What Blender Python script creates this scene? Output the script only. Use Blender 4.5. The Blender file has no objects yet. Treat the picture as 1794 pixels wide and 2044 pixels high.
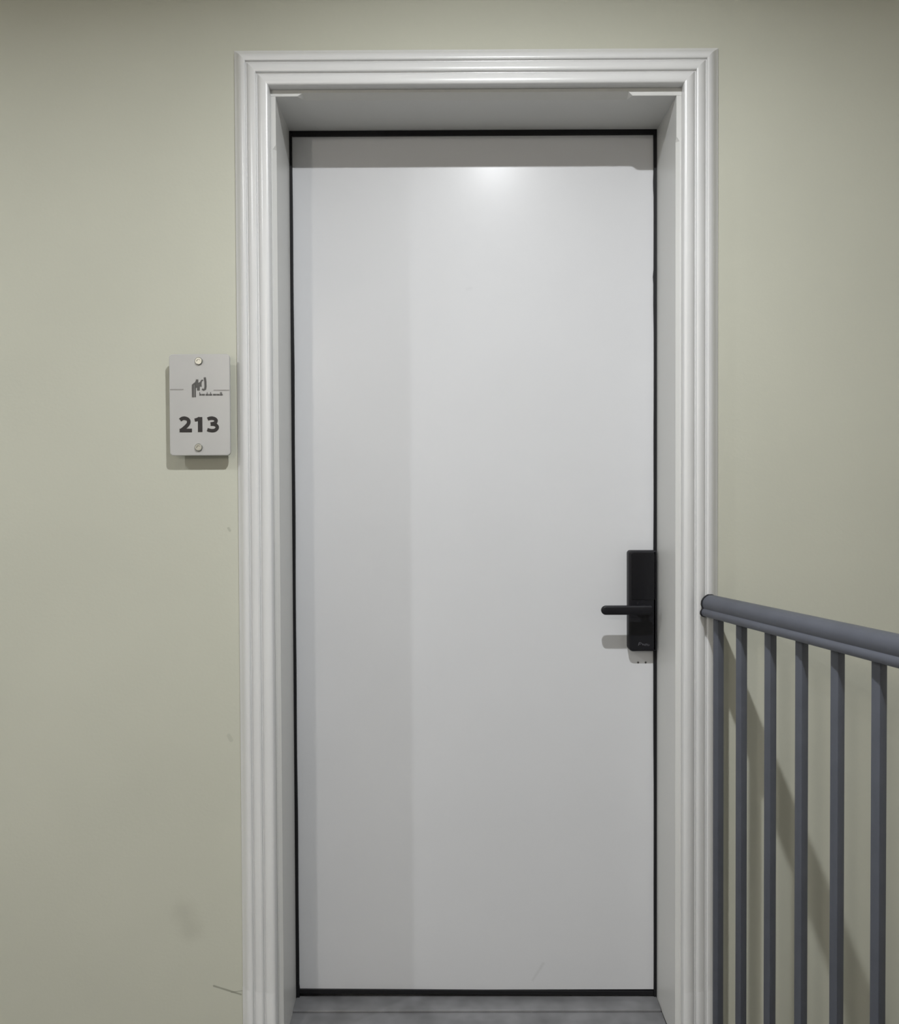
import bpy, bmesh, math, random
from mathutils import Vector, Matrix

random.seed(7)
scene = bpy.context.scene
C = scene.collection

# ------------------------------------------------------------------ camera
cam_d = bpy.data.cameras.new('camera')
cam_d.sensor_fit = 'VERTICAL'
cam_d.sensor_height = 36.0
cam_d.lens = 1650.0 / 2044.0 * 36.0
cam_d.shift_x = -44.5 / 2044.0          # the photograph is cropped off its optical axis
cam_d.shift_y = 27.5 / 2044.0
cam_d.clip_start = 0.05
cam = bpy.data.objects.new('camera', cam_d)
C.objects.link(cam)
_r = Vector((0.99999, 0.00304, -0.00407)); _u = Vector((0.00401, 0.0186, 0.99982)); _f = Vector((-0.00312, 0.99982, -0.01859))
m = Matrix(((_r.x, _u.x, -_f.x, 0.66064), (_r.y, _u.y, -_f.y, -1.84316), (_r.z, _u.z, -_f.z, 1.20264), (0, 0, 0, 1)))
cam.matrix_world = m
scene.camera = cam

# ------------------------------------------------------------------ world and exposure
world = bpy.data.worlds.new('world'); scene.world = world
world.use_nodes = True
world.node_tree.nodes['Background'].inputs[0].default_value = (0.6, 0.65, 0.7, 1)
world.node_tree.nodes['Background'].inputs[1].default_value = 0.05
vs = scene.view_settings
vs.view_transform = 'Standard'
try: vs.look = 'None'
except Exception: pass
vs.gamma = 1.0
vs.use_curve_mapping = False
vs.exposure = 0.0
scene.cycles.max_bounces = 6
scene.cycles.diffuse_bounces = 4
scene.cycles.glossy_bounces = 3
scene.cycles.use_adaptive_sampling = True
scene.cycles.adaptive_threshold = 0.03

# lamp positions on the landing ceiling (the lights themselves are made with their fittings)
CEIL = 2.61
LAMP_COL = (0.965, 0.985, 1.0)
LAMPS = [  # x, y, watts, recess of the source above the rim (m)
    (0.74, -1.08, 31.5, 0.010),
    (-1.25, -1.08, 20.0, 0.010),
    (-0.31, -2.20, 8.0, 0.042),
]

# ------------------------------------------------------------------ helpers
def lin(r, g, b):
    def f(c):
        c /= 255.0
        return c / 12.92 if c <= 0.04045 else ((c + 0.055) / 1.055) ** 2.4
    return (f(r), f(g), f(b), 1.0)

def mat(name, col, rough=0.5, spec=0.5, metal=0.0, vary=0.05, vscale=3.0, bump=0.0, bscale=200.0, coat=0.0):
    M = bpy.data.materials.new(name); M.use_nodes = True
    nt = M.node_tree; N = nt.nodes; L = nt.links
    b = N['Principled BSDF']
    b.inputs['Roughness'].default_value = rough
    b.inputs['Specular IOR Level'].default_value = spec
    b.inputs['Metallic'].default_value = metal
    b.inputs['Coat Weight'].default_value = coat
    tc = N.new('ShaderNodeTexCoord')
    nz = N.new('ShaderNodeTexNoise'); nz.inputs['Scale'].default_value = vscale; nz.inputs['Detail'].default_value = 2
    L.new(tc.outputs['Object'], nz.inputs['Vector'])
    rp = N.new('ShaderNodeMapRange')
    rp.inputs[1].default_value = 0.3; rp.inputs[2].default_value = 0.7
    rp.inputs[3].default_value = 1 - vary; rp.inputs[4].default_value = 1 + vary
    L.new(nz.outputs['Fac'], rp.inputs[0])
    mx = N.new('ShaderNodeVectorMath'); mx.operation = 'SCALE'
    mx.inputs[0].default_value = col[:3]
    L.new(rp.outputs[0], mx.inputs['Scale'])
    L.new(mx.outputs[0], b.inputs['Base Color'])
    if bump > 0:
        n2 = N.new('ShaderNodeTexNoise'); n2.inputs['Scale'].default_value = bscale; n2.inputs['Detail'].default_value = 1
        L.new(tc.outputs['Object'], n2.inputs['Vector'])
        bp = N.new('ShaderNodeBump'); bp.inputs['Strength'].default_value = bump; bp.inputs['Distance'].default_value = 0.002
        L.new(n2.outputs['Fac'], bp.inputs['Height']); L.new(bp.outputs[0], b.inputs['Normal'])
    M['_col'] = mx.name
    return M

def add_mark(M, a, b, w, strength, dark, soft=0.5, axes=('X', 'Z')):
    """a painted-in scratch or stain from point a to point b (wall coordinates x, z), half width w"""
    nt = M.node_tree; N = nt.nodes; L = nt.links
    bs = N['Principled BSDF']; src = bs.inputs['Base Color'].links[0].from_socket
    tc = N.new('ShaderNodeTexCoord'); sp = N.new('ShaderNodeSeparateXYZ'); L.new(tc.outputs['Object'], sp.inputs[0])
    cb = N.new('ShaderNodeCombineXYZ'); L.new(sp.outputs[axes[0]], cb.inputs[0]); L.new(sp.outputs[axes[1]], cb.inputs[1])
    nz = N.get('mark_noise')
    if nz is None:
        nz = N.new('ShaderNodeTexNoise'); nz.name = 'mark_noise'; nz.inputs['Scale'].default_value = 30; nz.inputs['Detail'].default_value = 1
        L.new(tc.outputs['Object'], nz.inputs['Vector'])
    ln = math.hypot(b[0] - a[0], b[1] - a[1]); ang = math.atan2(b[1] - a[1], b[0] - a[0])
    s1 = N.new('ShaderNodeVectorMath'); s1.operation = 'SUBTRACT'; L.new(cb.outputs[0], s1.inputs[0]); s1.inputs[1].default_value = (a[0], a[1], 0)
    rt = N.new('ShaderNodeVectorRotate'); rt.rotation_type = 'Z_AXIS'; rt.inputs['Angle'].default_value = -ang
    L.new(s1.outputs[0], rt.inputs['Vector'])
    ss = N.new('ShaderNodeSeparateXYZ'); L.new(rt.outputs[0], ss.inputs[0])
    cl = N.new('ShaderNodeMath'); cl.operation = 'MINIMUM'; cl.inputs[1].default_value = ln; L.new(ss.outputs['X'], cl.inputs[0])
    c2 = N.new('ShaderNodeMath'); c2.operation = 'MAXIMUM'; c2.inputs[1].default_value = 0.0; L.new(cl.outputs[0], c2.inputs[0])
    dx = N.new('ShaderNodeMath'); dx.operation = 'SUBTRACT'; L.new(ss.outputs['X'], dx.inputs[0]); L.new(c2.outputs[0], dx.inputs[1])
    cv = N.new('ShaderNodeCombineXYZ'); L.new(dx.outputs[0], cv.inputs[0]); L.new(ss.outputs['Y'], cv.inputs[1])
    le = N.new('ShaderNodeVectorMath'); le.operation = 'LENGTH'; L.new(cv.outputs[0], le.inputs[0])
    wob = N.new('ShaderNodeMath'); wob.operation = 'MULTIPLY_ADD'; L.new(nz.outputs['Fac'], wob.inputs[0]); wob.inputs[1].default_value = w * 0.9
    L.new(le.outputs['Value'], wob.inputs[2])
    mr = N.new('ShaderNodeMapRange'); mr.interpolation_type = 'SMOOTHSTEP'
    mr.inputs[1].default_value = w * (1.45 - soft); mr.inputs[2].default_value = w * (1.45 + soft)
    mr.inputs[3].default_value = strength; mr.inputs[4].default_value = 0.0
    L.new(wob.outputs[0], mr.inputs[0])
    mi = N.new('ShaderNodeMix'); mi.data_type = 'RGBA'
    L.new(mr.outputs[0], mi.inputs[0]); L.new(src, mi.inputs[6]); mi.inputs[7].default_value = dark
    L.new(mi.outputs[2], bs.inputs['Base Color'])

def obj(name, bm, m, parent=None, smooth=False):
    me = bpy.data.meshes.new(name)
    bmesh.ops.recalc_face_normals(bm, faces=bm.faces[:])
    bm.to_mesh(me); bm.free()
    me.materials.append(m)
    if smooth:
        me.polygons.foreach_set('use_smooth', [True] * len(me.polygons))
        try: me.set_sharp_from_angle(angle=math.radians(40))
        except Exception: pass
    o = bpy.data.objects.new(name, me); C.objects.link(o)
    if parent: o.parent = parent; o.matrix_parent_inverse = Matrix.Translation(-parent.location)
    return o

def empty(name, loc=(0, 0, 0)):
    o = bpy.data.objects.new(name, None); C.objects.link(o); o.location = loc
    o.empty_display_size = 0.1
    return o

def tag(o, label=None, cat=None, group=None, kind=None):
    if label: o['label'] = label
    if cat: o['category'] = cat
    if group: o['group'] = group
    if kind: o['kind'] = kind
    return o

def box(bm, x0, x1, y0, y1, z0, z1, bev=0.0, seg=2):
    r = bmesh.ops.create_cube(bm, size=1.0)
    vs_ = r['verts']
    for v in vs_:
        v.co = Vector((x0 + (v.co.x + 0.5) * (x1 - x0), y0 + (v.co.y + 0.5) * (y1 - y0), z0 + (v.co.z + 0.5) * (z1 - z0)))
    if bev > 0:
        es = list({e for v in vs_ for e in v.link_edges})
        bmesh.ops.bevel(bm, geom=es, offset=bev, segments=seg, profile=0.5, affect='EDGES')
    return bm

def loft(bm, rings, closed=True, caps=True):
    V = [[bm.verts.new(p) for p in ring] for ring in rings]
    n = len(V[0])
    for a, b in zip(V[:-1], V[1:]):
        for i in range(n if closed else n - 1):
            j = (i + 1) % n
            bm.faces.new((a[i], a[j], b[j], b[i]))
    if caps:
        bm.faces.new(V[0]); bm.faces.new(V[-1])
    return bm

def cyl(bm, c, axis, r, h, n=24, r2=None):
    """cylinder from c along axis ('y' or 'z')"""
    r2 = r if r2 is None else r2
    rings = []
    for (t, rr) in ((0, r), (h, r2)):
        ring = []
        for i in range(n):
            a = 2 * math.pi * i / n
            if axis == 'y': ring.append((c[0] + rr * math.cos(a), c[1] + t, c[2] + rr * math.sin(a)))
            else: ring.append((c[0] + rr * math.cos(a), c[1] + rr * math.sin(a), c[2] + t))
        rings.append(ring)
    return loft(bm, rings)

def rrect(x0, x1, z0, z1, r, n=6):
    """rounded rectangle outline, r = (bl, br, tr, tl)"""
    pts = []
    for (cx, cz, a0, rr) in ((x0 + r[0], z0 + r[0], math.pi, r[0]), (x1 - r[1], z0 + r[1], 1.5 * math.pi, r[1]),
                             (x1 - r[2], z1 - r[2], 0, r[2]), (x0 + r[3], z1 - r[3], 0.5 * math.pi, r[3])):
        for i in range(n + 1):
            a = a0 + 0.5 * math.pi * i / n
            pts.append((cx + rr * math.cos(a), cz + rr * math.sin(a)))
    return pts

def slab(bm, outline, y0, y1, bev):
    """outline in x-z, extruded from back y1 to front y0 with a small rounded front edge"""
    cx = sum(p[0] for p in outline) / len(outline); cz = sum(p[1] for p in outline) / len(outline)
    def inset(d):
        n = len(outline); res = []
        for i in range(n):
            p0, p, p1 = (Vector(outline[k % n]) for k in (i - 1, i, i + 1))
            t = (p1 - p0)
            t = t.normalized() if t.length > 1e-9 else Vector((1, 0))
            res.append((p.x - t.y * d, p.y + t.x * d))
        return res
    rings = []
    for (d, y) in ((0, y1), (0, y0 + bev), (bev * 0.3, y0 + bev * 0.3), (bev, y0), (bev * 1.8, y0)):
        rings.append([(x, y, z) for x, z in (outline if d == 0 else inset(d))])
    return loft(bm, rings)

_layer = [0]
def stroke(bm, pts, w, y, h=0.0006):
    """a flat ribbon of width w along pts (x, z), lying proud on plane y"""
    _layer[0] = (_layer[0] + 1) % 7
    h += 0.00004 * _layer[0]                   # overlapping strokes never share a face
    n = len(pts); Ls, Rs = [], []
    for i in range(n):
        a = Vector(pts[max(i - 1, 0)]); b = Vector(pts[min(i + 1, n - 1)])
        t = (b - a).normalized(); nrm = Vector((-t.y, t.x)) * (w / 2)
        p = Vector(pts[i]); Ls.append(p + nrm); Rs.append(p - nrm)
    rings = [[(l.x, y, l.y), (r.x, y, r.y), (r.x, y - h, r.y), (l.x, y - h, l.y)] for l, r in zip(Ls, Rs)]
    return loft(bm, rings)

# ------------------------------------------------------------------ materials
M_WALL = mat('cream_wall_paint', (0.50, 0.50, 0.425, 1), rough=0.75, spec=0.2, vary=0.025, vscale=2.5, bump=0.08, bscale=140)
M_ROOM = mat('pale_room_paint', (0.72, 0.71, 0.67, 1), rough=0.8, spec=0.2, vary=0.02)
M_CEIL = mat('white_ceiling_paint', (0.78, 0.78, 0.76, 1), rough=0.85, spec=0.1, vary=0.02)
M_TRIM = mat('white_gloss_trim', (0.66, 0.66, 0.66, 1), rough=0.28, spec=0.5, vary=0.02, vscale=6, bump=0.05, bscale=90)
M_LINE = mat('white_satin_lining', (0.60, 0.60, 0.585, 1), rough=0.4, spec=0.4, vary=0.02, bump=0.04, bscale=90)
M_DOOR = mat('white_satin_door', (0.625, 0.63, 0.648, 1), rough=0.42, spec=0.3, vary=0.012, vscale=4, bump=0.10, bscale=45, coat=0.20)
M_DOOR.node_tree.nodes['Principled BSDF'].inputs['Coat Roughness'].default_value = 0.235
M_SEAL = mat('black_seal', (0.0075, 0.0075, 0.009, 1), rough=0.55, spec=0.3, vary=0.1)
M_LOCK = mat('black_lock_plastic', (0.0085, 0.0085, 0.011, 1), rough=0.42, spec=0.25, vary=0.08, vscale=20)
M_LOCKPANEL = mat('black_lock_touch_panel', (0.006, 0.006, 0.008, 1), rough=0.25, spec=0.35, vary=0.05)
M_GREYPRINT = mat('grey_print', lin(88, 88, 94), rough=0.6, vary=0.02)
M_STONE = mat('grey_stone', (0.16, 0.16, 0.165, 1), rough=0.35, spec=0.5, vary=0.25, vscale=14, bump=0.05, bscale=60)
M_FLOOR = mat('grey_floor_tile', (0.22, 0.22, 0.215, 1), rough=0.4, spec=0.5, vary=0.08, vscale=7)
M_PLATE = mat('frosted_plate', (0.415, 0.41, 0.40, 1), rough=0.3, spec=0.5, vary=0.02, vscale=9)
M_METAL = mat('steel_screw', (0.40, 0.40, 0.37, 1), rough=0.3, metal=0.9, vary=0.05)
M_PRINT = mat('dark_print', (0.014, 0.011, 0.011, 1), rough=0.5, vary=0.02)
M_LOGO = mat('grey_logo_print', (0.075, 0.073, 0.070, 1), rough=0.5, vary=0.02)
M_RULE = mat('pale_rule_print', (0.27, 0.26, 0.25, 1), rough=0.5, vary=0.02)
M_RAIL = mat('grey_blue_rail_paint', (0.070, 0.076, 0.095, 1), rough=0.42, spec=0.5, vary=0.08, vscale=15)
M_FITTING = mat('white_lamp_fitting', (0.75, 0.75, 0.75, 1), rough=0.4, vary=0.01)
M_BAFFLE = mat('black_lamp_baffle', (0.02, 0.02, 0.02, 1), rough=0.7, vary=0.01)
M_LENS = bpy.data.materials.new('lit_lamp_lens'); M_LENS.use_nodes = True
_b = M_LENS.node_tree.nodes['Principled BSDF']
_b.inputs['Emission Color'].default_value = (1, 0.98, 0.95, 1); _b.inputs['Emission Strength'].default_value = 12
M_LENS.cycles.emission_sampling = 'NONE'

add_mark(M_WALL, (0.069, 0.1326), (0.130, 0.113), 0.0021, 0.55, (0.13, 0.13, 0.10, 1))
add_mark(M_WALL, (0.108, 0.118), (0.133, 0.1215), 0.001, 0.5, (0.14, 0.14, 0.11, 1))
add_mark(M_WALL, (0.004, 0.300), (0.018, 0.262), 0.022, 0.16, (0.20, 0.19, 0.15, 1), soft=0.9)
add_mark(M_WALL, (0.112, 1.165), (0.115, 1.160), 0.003, 0.4, (0.25, 0.24, 0.20, 1))
add_mark(M_WALL, (0.108, 0.700), (0.113, 0.690), 0.004, 0.25, (0.25, 0.24, 0.20, 1))
add_mark(M_DOOR, (0.800, 0.045), (0.826, 0.085), 0.003, 0.14, (0.25, 0.25, 0.25, 1), soft=0.9)
add_mark(M_DOOR, (0.645, 1.74), (0.655, 1.742), 0.004, 0.08, (0.3, 0.3, 0.33, 1), soft=0.9)

# ------------------------------------------------------------------ room shell
XL, XR, YB = -2.6, 2.7, -6.0
OX0, OX1, OZ = 0.180, 1.156, 2.160            # structural opening, hidden by casing and lining
RAILX = 1.31                                   # edge of the landing floor, stairwell beyond

bm = bmesh.new()
box(bm, XL - 0.1, OX0, 0.0, 0.30, 0.0, CEIL)
box(bm, OX1, XR + 0.1, 0.0, 0.30, -1.6, CEIL)
box(bm, OX0, OX1, 0.0, 0.30, OZ, CEIL)
tag(obj('wall_front', bm, M_WALL), 'pale grey-green painted wall around the white door', 'wall', kind='structure')
bm = bmesh.new(); box(bm, XL - 0.1, XL, YB, 0.0, 0.0, CEIL)
tag(obj('wall_left', bm, M_ROOM), 'pale painted end wall of the landing', 'wall', kind='structure')
bm = bmesh.new(); box(bm, XR, XR + 0.1, YB, 0.0, -1.6, CEIL)
tag(obj('wall_right', bm, M_ROOM), 'pale painted stairwell wall beyond the railing', 'wall', kind='structure')
bm = bmesh.new(); box(bm, XL - 0.1, XR + 0.1, YB - 0.1, YB, -1.6, CEIL)
tag(obj('wall_back', bm, M_ROOM), 'pale painted wall facing the door', 'wall', kind='structure')
bm = bmesh.new(); box(bm, XL - 0.1, XR + 0.1, YB - 0.1, 0.30, CEIL, CEIL + 0.1)
tag(obj('ceiling', bm, M_CEIL), 'white landing ceiling with small downlights', 'ceiling', kind='structure')
# floor: slab with real tiles on top
bm = bmesh.new(); box(bm, XL - 0.1, RAILX, YB - 0.1, 0.0, -0.18, -0.010); box(bm, OX0, OX1, 0.0, 0.30, -0.18, -0.010)
floor = tag(obj('floor', bm, M_STONE), 'grey tiled landing floor', 'floor', kind='structure')
T = 0.6; g = 0.0015
tile_cache = {}
y1 = 0.0
while y1 > YB + 0.01:
    y0 = max(y1 - T, YB); x1 = RAILX
    while x1 > XL + 0.01:
        x0 = max(x1 - T, XL)
        key = (round(x1 - x0, 3), round(y1 - y0, 3))
        if key not in tile_cache:
            bm = bmesh.new(); box(bm, -key[0] / 2 + g, key[0] / 2 - g, -key[1] / 2 + g, key[1] / 2 - g, -0.010, 0.0)
            t = obj('tile', bm, M_FLOOR, floor); tile_cache[key] = t
        else:
            t = tile_cache[key].copy(); C.objects.link(t)
        t.location = ((x0 + x1) / 2, (y0 + y1) / 2, 0)
        x1 = x0
    y1 = y0
# the landing's edge runs out along the foot of the railing
bm = bmesh.new()
poly = [(RAILX + 0.0015, -0.001), (RAILX + 0.0015, YB), (1.735, YB), (1.735, -2.45), (RAILX + 0.004, -0.30), (RAILX + 0.004, -0.001)]
loft(bm, [[(x, y, -0.18) for x, y in poly], [(x, y, 0.0) for x, y in poly]])
obj('edge_tile', bm, M_FLOOR, floor)
# stairwell: steps going down along the right-hand side, under the railing
bm = bmesh.new(); box(bm, RAILX, XR, YB, 0.0, -1.7, -1.6)
tag(obj('floor_stairwell', bm, M_FLOOR), 'lower stair landing beyond the railing', 'floor', kind='structure')
st = tag(empty('staircase', (2.2, -3.4, -1.6)), 'grey stone stairs going down beside the railing', 'stairs', kind='structure')
for i in range(9):
    bm = bmesh.new(); box(bm, 1.738, XR - 0.002, -4.4 + 0.28 * i, -4.4 + 0.28 * (i + 1), -1.6, -0.165 * (i + 1), 0.004, 1)
    obj('step', bm, M_STONE, st)

# ------------------------------------------------------------------ lamps
def downlight(x, y, watts, recess, label):
    o = tag(empty('downlight', (x, y, CEIL)), label, 'lamp', 'small round downlights in the landing ceiling')
    R = 0.060; h = recess + 0.004
    bm = bmesh.new()   # tube hanging from the ceiling
    n = 32; prof = [(R + 0.006, 0.0), (R + 0.006, -h), (R, -h), (R, -0.0015)]
    rings = [[(x + r * math.cos(2 * math.pi * i / n), y + r * math.sin(2 * math.pi * i / n), CEIL + z) for i in range(n)] for r, z in prof]
    loft(bm, rings, caps=False)
    obj('rim', bm, M_FITTING if recess < 0.03 else M_BAFFLE, o, smooth=True)
    bm = bmesh.new(); cyl(bm, (x, y, CEIL - 0.0030), 'z', 0.024, 0.0020)
    obj('lens', bm, M_LENS, o)
    ld = bpy.data.lights.new('downlight_bulb', 'AREA'); ld.shape = 'DISK'; ld.size = 0.046; ld.energy = watts; ld.spread = math.radians(162); ld.color = LAMP_COL
    lo = bpy.data.objects.new('downlight_bulb', ld); C.objects.link(lo)
    lo.location = (x, y, CEIL - 0.0040)
    lo.parent = o; lo.matrix_parent_inverse = Matrix.Translation(-o.location)
LL = ['small round downlight in the ceiling in front of the door', 'small round downlight over the left end of the landing',
      'deep black-rimmed downlight behind the viewer']
for (x, y, w, rc), lb in zip(LAMPS, LL):
    downlight(x, y, w, rc, lb)

# white glass globe lamp far behind the viewer: the soft warm light from the back of the landing
GX, GY, GZ, GR = -0.84, -4.60, 2.40, 0.09
gl = tag(empty('globe_lamp', (GX, GY, CEIL)), 'white glass globe lamp hanging at the back of the landing', 'lamp')
bm = bmesh.new(); bmesh.ops.create_uvsphere(bm, u_segments=20, v_segments=10, radius=GR)
for v in bm.verts: v.co += Vector((GX, GY, GZ))
M_GLOBE = bpy.data.materials.new('lit_globe_glass'); M_GLOBE.use_nodes = True
_g = M_GLOBE.node_tree.nodes['Principled BSDF']
_g.inputs['Emission Color'].default_value = (1.0, 0.93, 0.83, 1); _g.inputs['Emission Strength'].default_value = 205
obj('globe', bm, M_GLOBE, gl, smooth=True)
bm = bmesh.new(); cyl(bm, (GX, GY, GZ + GR - 0.01), 'z', 0.012, CEIL - GZ - GR + 0.01, 16); cyl(bm, (GX, GY, CEIL - 0.02), 'z', 0.05, 0.02, 24)
obj('stem', bm, M_FITTING, gl)

# ------------------------------------------------------------------ door casing (moulded architrave)
# profile: fraction of width outwards from the opening, depth towards the viewer
PROF = [(0.0, 0.0), (0.0, -0.0275), (0.0005, -0.0300), (0.010, -0.0330), (0.035, -0.0350), (0.10, -0.0360), (0.17, -0.0355), (0.23, -0.0335), (0.285, -0.0295), (0.31, -0.0255),
        (0.335, -0.0255), (0.345, -0.0305), (0.38, -0.0325), (0.45, -0.0320), (0.53, -0.0295), (0.585, -0.0255), (0.605, -0.0220),
        (0.63, -0.0220), (0.64, -0.0262), (0.67, -0.0280), (0.73, -0.0275), (0.80, -0.0240), (0.87, -0.0170), (0.93, -0.0095), (0.985, -0.0050), (1.0, -0.0040), (1.0, 0.0)]
AL, AR, AT = 0.2168, 1.1186, 2.1272           # inner edge of the casing
OL, OR, OT = 0.1356, 1.2013, 2.2172           # outer edge
PLZ = 0.135
casing = tag(empty('trim_1', ((OL + OR) / 2, 0, 0)), 'white moulded casing framing the door', 'door casing', kind='structure')
def side_ring(inner, outer, z_in, z_out, k=1.0):
    return [(inner + (outer - inner) * t, d * k, z_in + (z_out - z_in) * t) for t, d in PROF]
for (i_, o_) in ((AL, OL), (AR, OR)):
    bm = bmesh.new(); loft(bm, [side_ring(i_, o_, PLZ, PLZ), side_ring(i_, o_, AT, OT)])
    obj('casing_side', bm, M_TRIM, casing, smooth=True)
    bm = bmesh.new()
    e = 0.0005 if o_ > i_ else -0.0005
    loft(bm, [side_ring(i_, o_ + e, 0.0, 0.0, 1.012), side_ring(i_, o_ + e, PLZ - 0.003, PLZ - 0.003, 1.012), side_ring(i_, o_, PLZ, PLZ)])
    obj('casing_foot', bm, M_TRIM, casing, smooth=True)
bm = bmesh.new()
loft(bm, [[(AL + (OL - AL) * t, d, AT + (OT - AT) * t) for t, d in PROF], [(AR + (OR - AR) * t, d, AT + (OT - AT) * t) for t, d in PROF]])
obj('casing_head', bm, M_TRIM, casing, smooth=True)

# ------------------------------------------------------------------ lining boards of the reveal, with stopped chamfers
YD = 0.170
lining = tag(empty('trim_2', (0.66, 0.1, 0)), 'white lining boards inside the door opening', 'door lining', kind='structure')
YF = -0.0125                                   # the boards stand a little proud of the wall, behind the casing's edge
def side_board(sign, xw, xa, xi0, xi1, zs):
    # xw: wall side, xa: casing edge, xi0: inner face at the front, xi1: at the door; zs: list of (z, chamfer)
    bm = bmesh.new(); rings = []
    k = (xi1 - xi0) / (YD - YF)
    for i, (z, c) in enumerate(zs):
        zb = z if i < len(zs) - 1 else 2.1240      # the top end follows the rising soffit
        zm = z if i < len(zs) - 1 else z + 0.0006
        rings.append([(xw, 0.0005, zb), (xa, 0.0005, zm), (xa, YF, z), (xi0 - sign * c, YF, z), (xi0 + k * c, YF + c, z), (xi1 + k * 0.07, YD + 0.07, zb), (xw, YD + 0.07, zb)])
    loft(bm, rings)
    return obj('lining_side', bm, M_LINE, lining)
side_board(1, OX0 + 0.001, AL + 0.0003, 0.2280, 0.2172, [(0.0, 0.0072), (1.998, 0.0072), (2.008, 0.0005), (2.1127, 0.0005)])
side_board(-1, OX1 - 0.001, AR - 0.0003, 1.1072, 1.1045, [(0.0, 0.0072), (2.011, 0.0072), (2.021, 0.0005), (2.1100, 0.0005)])
bm = bmesh.new(); rings = []
for x, c, zf in ((AL + 0.0003, 0.0005, 2.1128), (0.276, 0.0005, 2.1128), (0.288, 0.0080, 2.1124), (1.002, 0.0090, 2.1106), (1.011, 0.0005, 2.1103), (AR - 0.0003, 0.0005, 2.1101)):
    rings.append([(x, 0.0005, OZ - 0.001), (x, 0.0005, AT - 0.0003), (x, YF, AT - 0.0003), (x, YF, zf + c), (x, YF + c * 2.4 - 0.0007, zf + c * 0.10), (x, YD + 0.07, 2.1235), (x, YD + 0.07, OZ - 0.001)])
loft(bm, rings)
obj('lining_head', bm, M_LINE, lining)
# ------------------------------------------------------------------ door
door = tag(empty('door_1', (0.66, YD, 0)), 'plain white flush door with a black seal around its edge', 'door', kind='structure')
DL, DR, DT = 0.2174, 1.1043, 2.1200
bm = bmesh.new(); box(bm, 0.2225, 1.0985, YD + 0.004, YD + 0.045, 0.0200, 2.1100, 0.001, 1)
leaf = obj('door_leaf', bm, M_DOOR, door)
def wavy(bm, pts_in, pts_out, y0, y1):
    rings = [[(a[0], y0, a[1]), (b[0], y0, b[1]), (b[0], y1, b[1]), (a[0], y1, a[1])] for a, b in zip(pts_in, pts_out)]
    loft(bm, rings)
def seal_side(x_in, x_out, bumps, z0, z1):
    rnd = random.Random(int(x_in * 1000)); n = 120; pi, po = [], []
    ph = rnd.random() * 6
    for i in range(n + 1):
        z = z0 + (z1 - z0) * i / n
        dx = 0.0005 * math.sin(z * 5 + ph) + 0.0003 * math.sin(z * 17 + ph)
        for (bz, bw, ba) in bumps: dx += ba * math.exp(-((z - bz) / bw) ** 2)
        s = -1 if x_in > 0.6 else 1
        pi.append((x_in + s * dx, z)); po.append((x_out, z))
    bm = bmesh.new(); wavy(bm, pi, po, YD - 0.002, YD + 0.03)
    return obj('door_seal', bm, M_SEAL, door)
seal_side(0.2240, DL, [(0.012, 0.008, 0.005)], 0.002, DT)
seal_side(1.0972, DR, [(1.762, 0.007, 0.0022), (1.70, 0.06, 0.0008), (0.90, 0.20, 0.0006), (1.99, 0.02, 0.0012)], 0.002, DT)
bm = bmesh.new(); box(bm, 0.2245, 1.0965, YD - 0.0018, YD + 0.028, 2.1080, 2.1198); obj('door_seal', bm, M_SEAL, door)
bm = bmesh.new()
loft(bm, [[(x, YD - 0.0015, z), (x, YD - 0.0015, z + 0.009), (x, YD + 0.028, z + 0.009), (x, YD + 0.028, z)] for x, z in ((0.2245, 0.0158), (0.66, 0.0122), (1.0965, 0.0088))])
obj('door_seal', bm, M_SEAL, door)
for hx in (1.0598, 1.0781):
    bm = bmesh.new(); cyl(bm, (hx, YD + 0.0034, 0.829), 'y', 0.0024, 0.004, 12)
    obj('screw_hole', bm, M_LOGO, door)
# lock
bm = bmesh.new()
out = rrect(1.0320, 1.1000, 0.8605, 1.1045, (0.011, 0.004, 0.004, 0.0075))
slab(bm, out, YD - 0.022, YD + 0.006, 0.004)
lock = tag(obj('door_lock', bm, M_LOCK, door, smooth=True), 'black electronic lock with a lever handle')
bm = bmesh.new(); slab(bm, rrect(1.0385, 1.0945, 0.985, 1.099, (0.003, 0.003, 0.003, 0.005), 4), YD - 0.0226, YD - 0.021, 0.0004)
obj('touch_panel', bm, M_LOCKPANEL, lock)
def lever():
    bm = bmesh.new()
    yc = YD - 0.058; zc = 0.9650; hh = 0.0112; xt = 0.9600; xr = 1.079
    n = 10; rings = []
    xs = []
    for i in range(n + 1):
        a = math.pi / 2 * i / n
        xs.append((xt + hh * (1 - math.cos(a)), max(0.08, math.sin(a))))
    xs += [(1.03, 1.0), (1.062, 1.0), (1.075, 1.02), (xr, 0.95)]
    for x, s in xs:
        ring = []
        hz = hh * s; hy = 0.0062 * (0.55 + 0.45 * s)
        for k in range(16):
            a = 2 * math.pi * k / 16
            ca, sa = math.cos(a), math.sin(a)
            ring.append((x, yc + hy * math.copysign(abs(ca) ** 0.6, ca), zc + hz * math.copysign(abs(sa) ** 0.6, sa)))
        rings.append(ring)
    loft(bm, rings)
    cyl(bm, (1.0665, yc, zc), 'y', 0.0095, 0.038, 24)
    return bm
obj('lever_handle', lever(), M_LOCK, lock, smooth=True)
bm = bmesh.new(); cyl(bm, (1.0665, YD - 0.0275, 0.965), 'y', 0.019, 0.008, 32); obj('lever_rose', bm, M_LOCK, lock, smooth=True)
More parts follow.
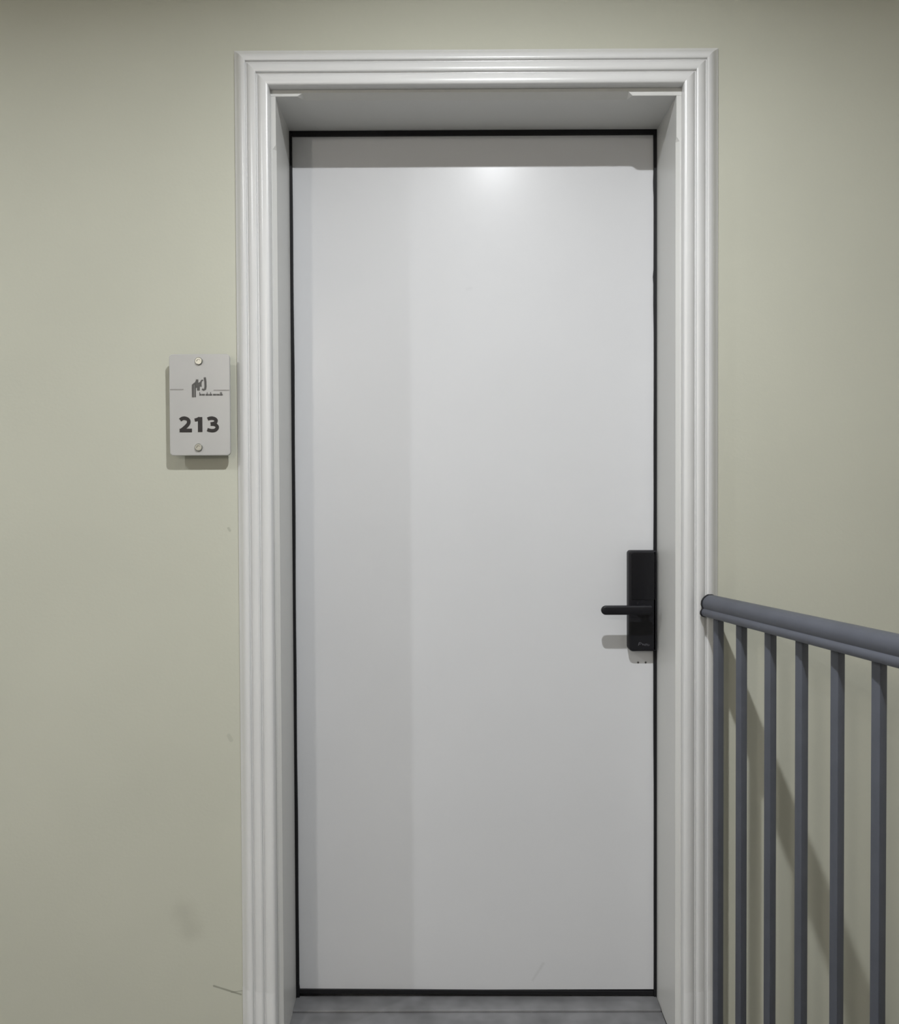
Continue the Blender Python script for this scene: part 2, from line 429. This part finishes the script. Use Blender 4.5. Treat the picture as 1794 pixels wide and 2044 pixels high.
# small grey maker's mark at the lock's foot
bm = bmesh.new()
def lk(u, v): return (1.0322 + (u - 1256) * 0.001203, 1.1047 - (v - 1099) * 0.0012069)
YL = YD - 0.0221
for pts, w in (([(1275.3, 1289.5), (1276.8, 1283.5)], 0.0013), ([(1276.5, 1283.8), (1279.5, 1283.2), (1281.3, 1284.6), (1279.8, 1286.4), (1276.6, 1286.8)], 0.0011),
               ([(1282.6, 1285.2), (1284.2, 1289.0)], 0.0011), ([(1284.2, 1285.8), (1286.2, 1288.8)], 0.0011), ([(1288.0, 1286.0), (1288.0, 1290.0)], 0.0011),
               ([(1290.2, 1285.6), (1290.4, 1290.2)], 0.0011), ([(1290.4, 1287.0), (1293.2, 1286.2), (1293.4, 1290.0)], 0.0011), ([(1295.0, 1287.0), (1297.4, 1288.6), (1294.8, 1290.4)], 0.0010)):
    stroke(bm, [lk(*p) for p in pts], w, YL, 0.0004)
obj('lock_lettering', bm, M_GREYPRINT, lock)

# door sill
bm = bmesh.new(); box(bm, 0.2175, 1.1043, 0.115, 0.28, -0.0095, 0.0055, 0.003, 2)
tag(obj('trim_3', bm, M_STONE), 'dark grey stone sill under the door', 'door sill', kind='structure')
bm = bmesh.new(); box(bm, 0.2175, 1.1043, 0.0005, 0.1145, -0.0095, 0.0)
obj('tile', bm, M_STONE, floor)

# ------------------------------------------------------------------ room sign
YP = -0.0255
def px(u, v): return (-0.0079 + (u - 337) * 0.001083, 1.5480 - (v - 707) * 0.0011004)
sign = tag(empty('room_sign', (0.0587, 0, 1.437)), 'frosted square-edged room sign reading 213 on the wall left of the door', 'sign')
sign['label'] = 'frosted white room sign reading 213 on the wall beside the door'
bm = bmesh.new(); slab(bm, rrect(-0.0079, 0.1253, 1.3257, 1.5480, (0.008,) * 4), YP, YP + 0.005, 0.0012)
plate = obj('plate', bm, M_PLATE, sign, smooth=True)
for (sx, sz) in ((0.0580, 1.5324), (0.0560, 1.3436)):
    bm = bmesh.new(); cyl(bm, (sx, YP + 0.005, sz), 'y', 0.0075, -YP - 0.005, 24)
    post = obj('standoff', bm, M_METAL, sign, smooth=True)
    bm = bmesh.new()
    n = 28
    rings = [[(sx + r * math.cos(2 * math.pi * i / n), y, sz + r * math.sin(2 * math.pi * i / n)) for i in range(n)]
             for r, y in ((0.0085, YP), (0.0085, YP - 0.0022), (0.0070, YP - 0.0036), (0.0040, YP - 0.0036), (0.0034, YP - 0.0022))]
    loft(bm, rings); obj('screw_cap', bm, M_METAL, post, smooth=True)

def smooth_path(pts, n=6):
    out = []
    P = [Vector(p) for p in pts]; P = [P[0]] + P + [P[-1]]
    for i in range(1, len(P) - 2):
        for k in range(n):
            t = k / n
            out.append(tuple(0.5 * (2 * P[i] + (P[i + 1] - P[i - 1]) * t + (2 * P[i - 1] - 5 * P[i] + 4 * P[i + 1] - P[i + 2]) * t * t
                             + (3 * P[i] - P[i - 1] - 3 * P[i + 1] + P[i + 2]) * t ** 3)))
    out.append(tuple(P[-1]))
    return out
num = empty('room_number', (0.0587, YP, 1.39)); num.parent = sign; num.matrix_parent_inverse = Matrix.Translation(-sign.location)
DIG = [[([(358.8, 838.2), (363, 835.2), (368.5, 834.6), (374.2, 837.0), (376.2, 841.5), (374.2, 847), (368, 853.2), (360.8, 858.8)], 6.2), ([(357.4, 858.9), (382.3, 858.9)], 6.2)],
       [([(399.2, 832.4), (399.2, 862.0)], 7.6), ([(388.4, 838.4), (393.0, 837.2), (398.5, 834.6)], 5.4)],
       [([(414.6, 836.6), (419, 834.9), (424.5, 834.6), (429.8, 836.6), (431.6, 840.2), (428.6, 844.6), (420.5, 846.2)], 5.8),
        ([(420.5, 846.6), (428, 847.0), (433.2, 850.6), (433.2, 855.2), (428.4, 859.0), (421, 859.4), (413.6, 857.4)], 6.0)]]
for dg_ in DIG:
    bm = bmesh.new()
    for pts, w in dg_:
        q = [px(*p) for p in pts]
        stroke(bm, smooth_path(q) if len(q) > 3 else q, w * 1.16 * 0.001083, YP, 0.0006)
    o = obj('digit', bm, M_PRINT, num); o.matrix_parent_inverse = Matrix.Translation(-(sign.location + (num.location - sign.location)))
bm = bmesh.new()
S = 0.001083
def strokes(lst):
    for pts, w in lst: stroke(bm, [px(*p) for p in pts], w * 1.15 * S, YP, 0.0005)
strokes([([(385.2, 768), (385.2, 793)], 3.6), ([(389.6, 764.5), (389.6, 792.5)], 2.6), ([(384.5, 769), (388, 766.2), (391, 764), (393.2, 759.5)], 2.8),
         ([(393.8, 757.5), (393.8, 774)], 4.2), ([(396.8, 764), (396.3, 779.5)], 4.6), ([(392, 768), (398, 768)], 5),
         ([(406, 759.6), (403.6, 759.4), (402.0, 761.5), (401.3, 766), (401.6, 772)], 2.6), ([(399, 763), (401, 771)], 2.4),
         ([(409.4, 753.5), (410.6, 762), (410.8, 772), (409.6, 778)], 3.8), ([(404, 776.5), (406.5, 778.4), (409.6, 777.2)], 3.2)])
obj('logo', bm, M_LOGO, sign)
bm = bmesh.new()
rnd = random.Random(3); u = 399.0; k = 0
while u < 445:
    asc = 3.4 if k in (0, 6, 9, 17, 18) else 0.0
    strokes([([(u, 789.8), (u, 786.4 - asc)], 1.15)])
    if k % 3 != 1: strokes([([(u, 787.0), (u + 1.7, 786.9), (u + 1.8, 789.6)], 0.95)])
    u += 2.35 if k not in (4, 10) else 3.3
    k += 1
obj('tagline', bm, M_LOGO, sign)
for (u0, u1, v) in ((338.5, 366, 777.2), (427, 459, 779)):
    bm = bmesh.new(); stroke(bm, [px(u0, v), px((u0 + u1) / 2, v), px(u1, v)], 2.0 * S, YP, 0.0004); obj('rule', bm, M_RULE, sign)

# ------------------------------------------------------------------ stair railing
d_ = Vector((0.0397, -0.200, 0)).normalized(); nrm = Vector((d_.y, -d_.x, 0))   # nrm points left (towards the door)
nrm = Vector((-abs(d_.y), -d_.x, 0))
B0 = Vector((1.1826, -0.075, 0))
rail = tag(empty('stair_railing', (B0.x, B0.y, 0)), 'grey-blue metal railing with square balusters, running out from the wall beside the door', 'railing')
HB, HT = 0.9690, 1.0165
PR = [(0.000, 0.0140), (0.0020, 0.0195), (0.0070, 0.0220), (0.0120, 0.0215), (0.0155, 0.0190), (0.0175, 0.0170), (0.0200, 0.0178), (0.0260, 0.0200),
      (0.0330, 0.0192), (0.0390, 0.0160), (0.0440, 0.0105), (0.0470, 0.0045)]
sec = [(s, h) for h, s in PR] + [(-s, h) for h, s in reversed(PR)]
def rail_ring(t, k=1.0):
    p = B0 + d_ * t
    return [(p.x + nrm.x * s * k, p.y + nrm.y * s * k, HB + h) for s, h in sec]
bm = bmesh.new(); loft(bm, [rail_ring(-0.036), rail_ring(2.35)])
hr = obj('handrail', bm, M_RAIL, rail, smooth=True)
bm = bmesh.new()
rg = [[(q[0], q[1], HB - 0.0012 + (q[2] - HB) * 1.05) for q in rail_ring(-0.0405, 1.06)], [(q[0], q[1], HB - 0.0012 + (q[2] - HB) * 1.05) for q in rail_ring(-0.0355, 1.06)]]
loft(bm, rg); obj('end_plate', bm, M_LOCK, hr, smooth=True)
ang = math.atan2(d_.y, d_.x) + math.radians(14)
bm = bmesh.new(); w = 0.0083
box(bm, -w, w, -w, w, 0.0, HB + 0.006, 0.0022, 2)
ts = [0.0, 0.0965, 0.2039] + [0.2039 + 0.102 * i for i in range(1, 21)]
proto = None
for t in ts:
    p = B0 + d_ * t
    if proto is None:
        proto = obj('baluster', bm, M_RAIL, rail, smooth=True); o = proto
    else:
        o = proto.copy(); C.objects.link(o)
    o.matrix_parent_inverse = Matrix.Identity(4)
    o.location = (p.x - B0.x, p.y - B0.y, 0)
    o.rotation_euler = (0, 0, ang)
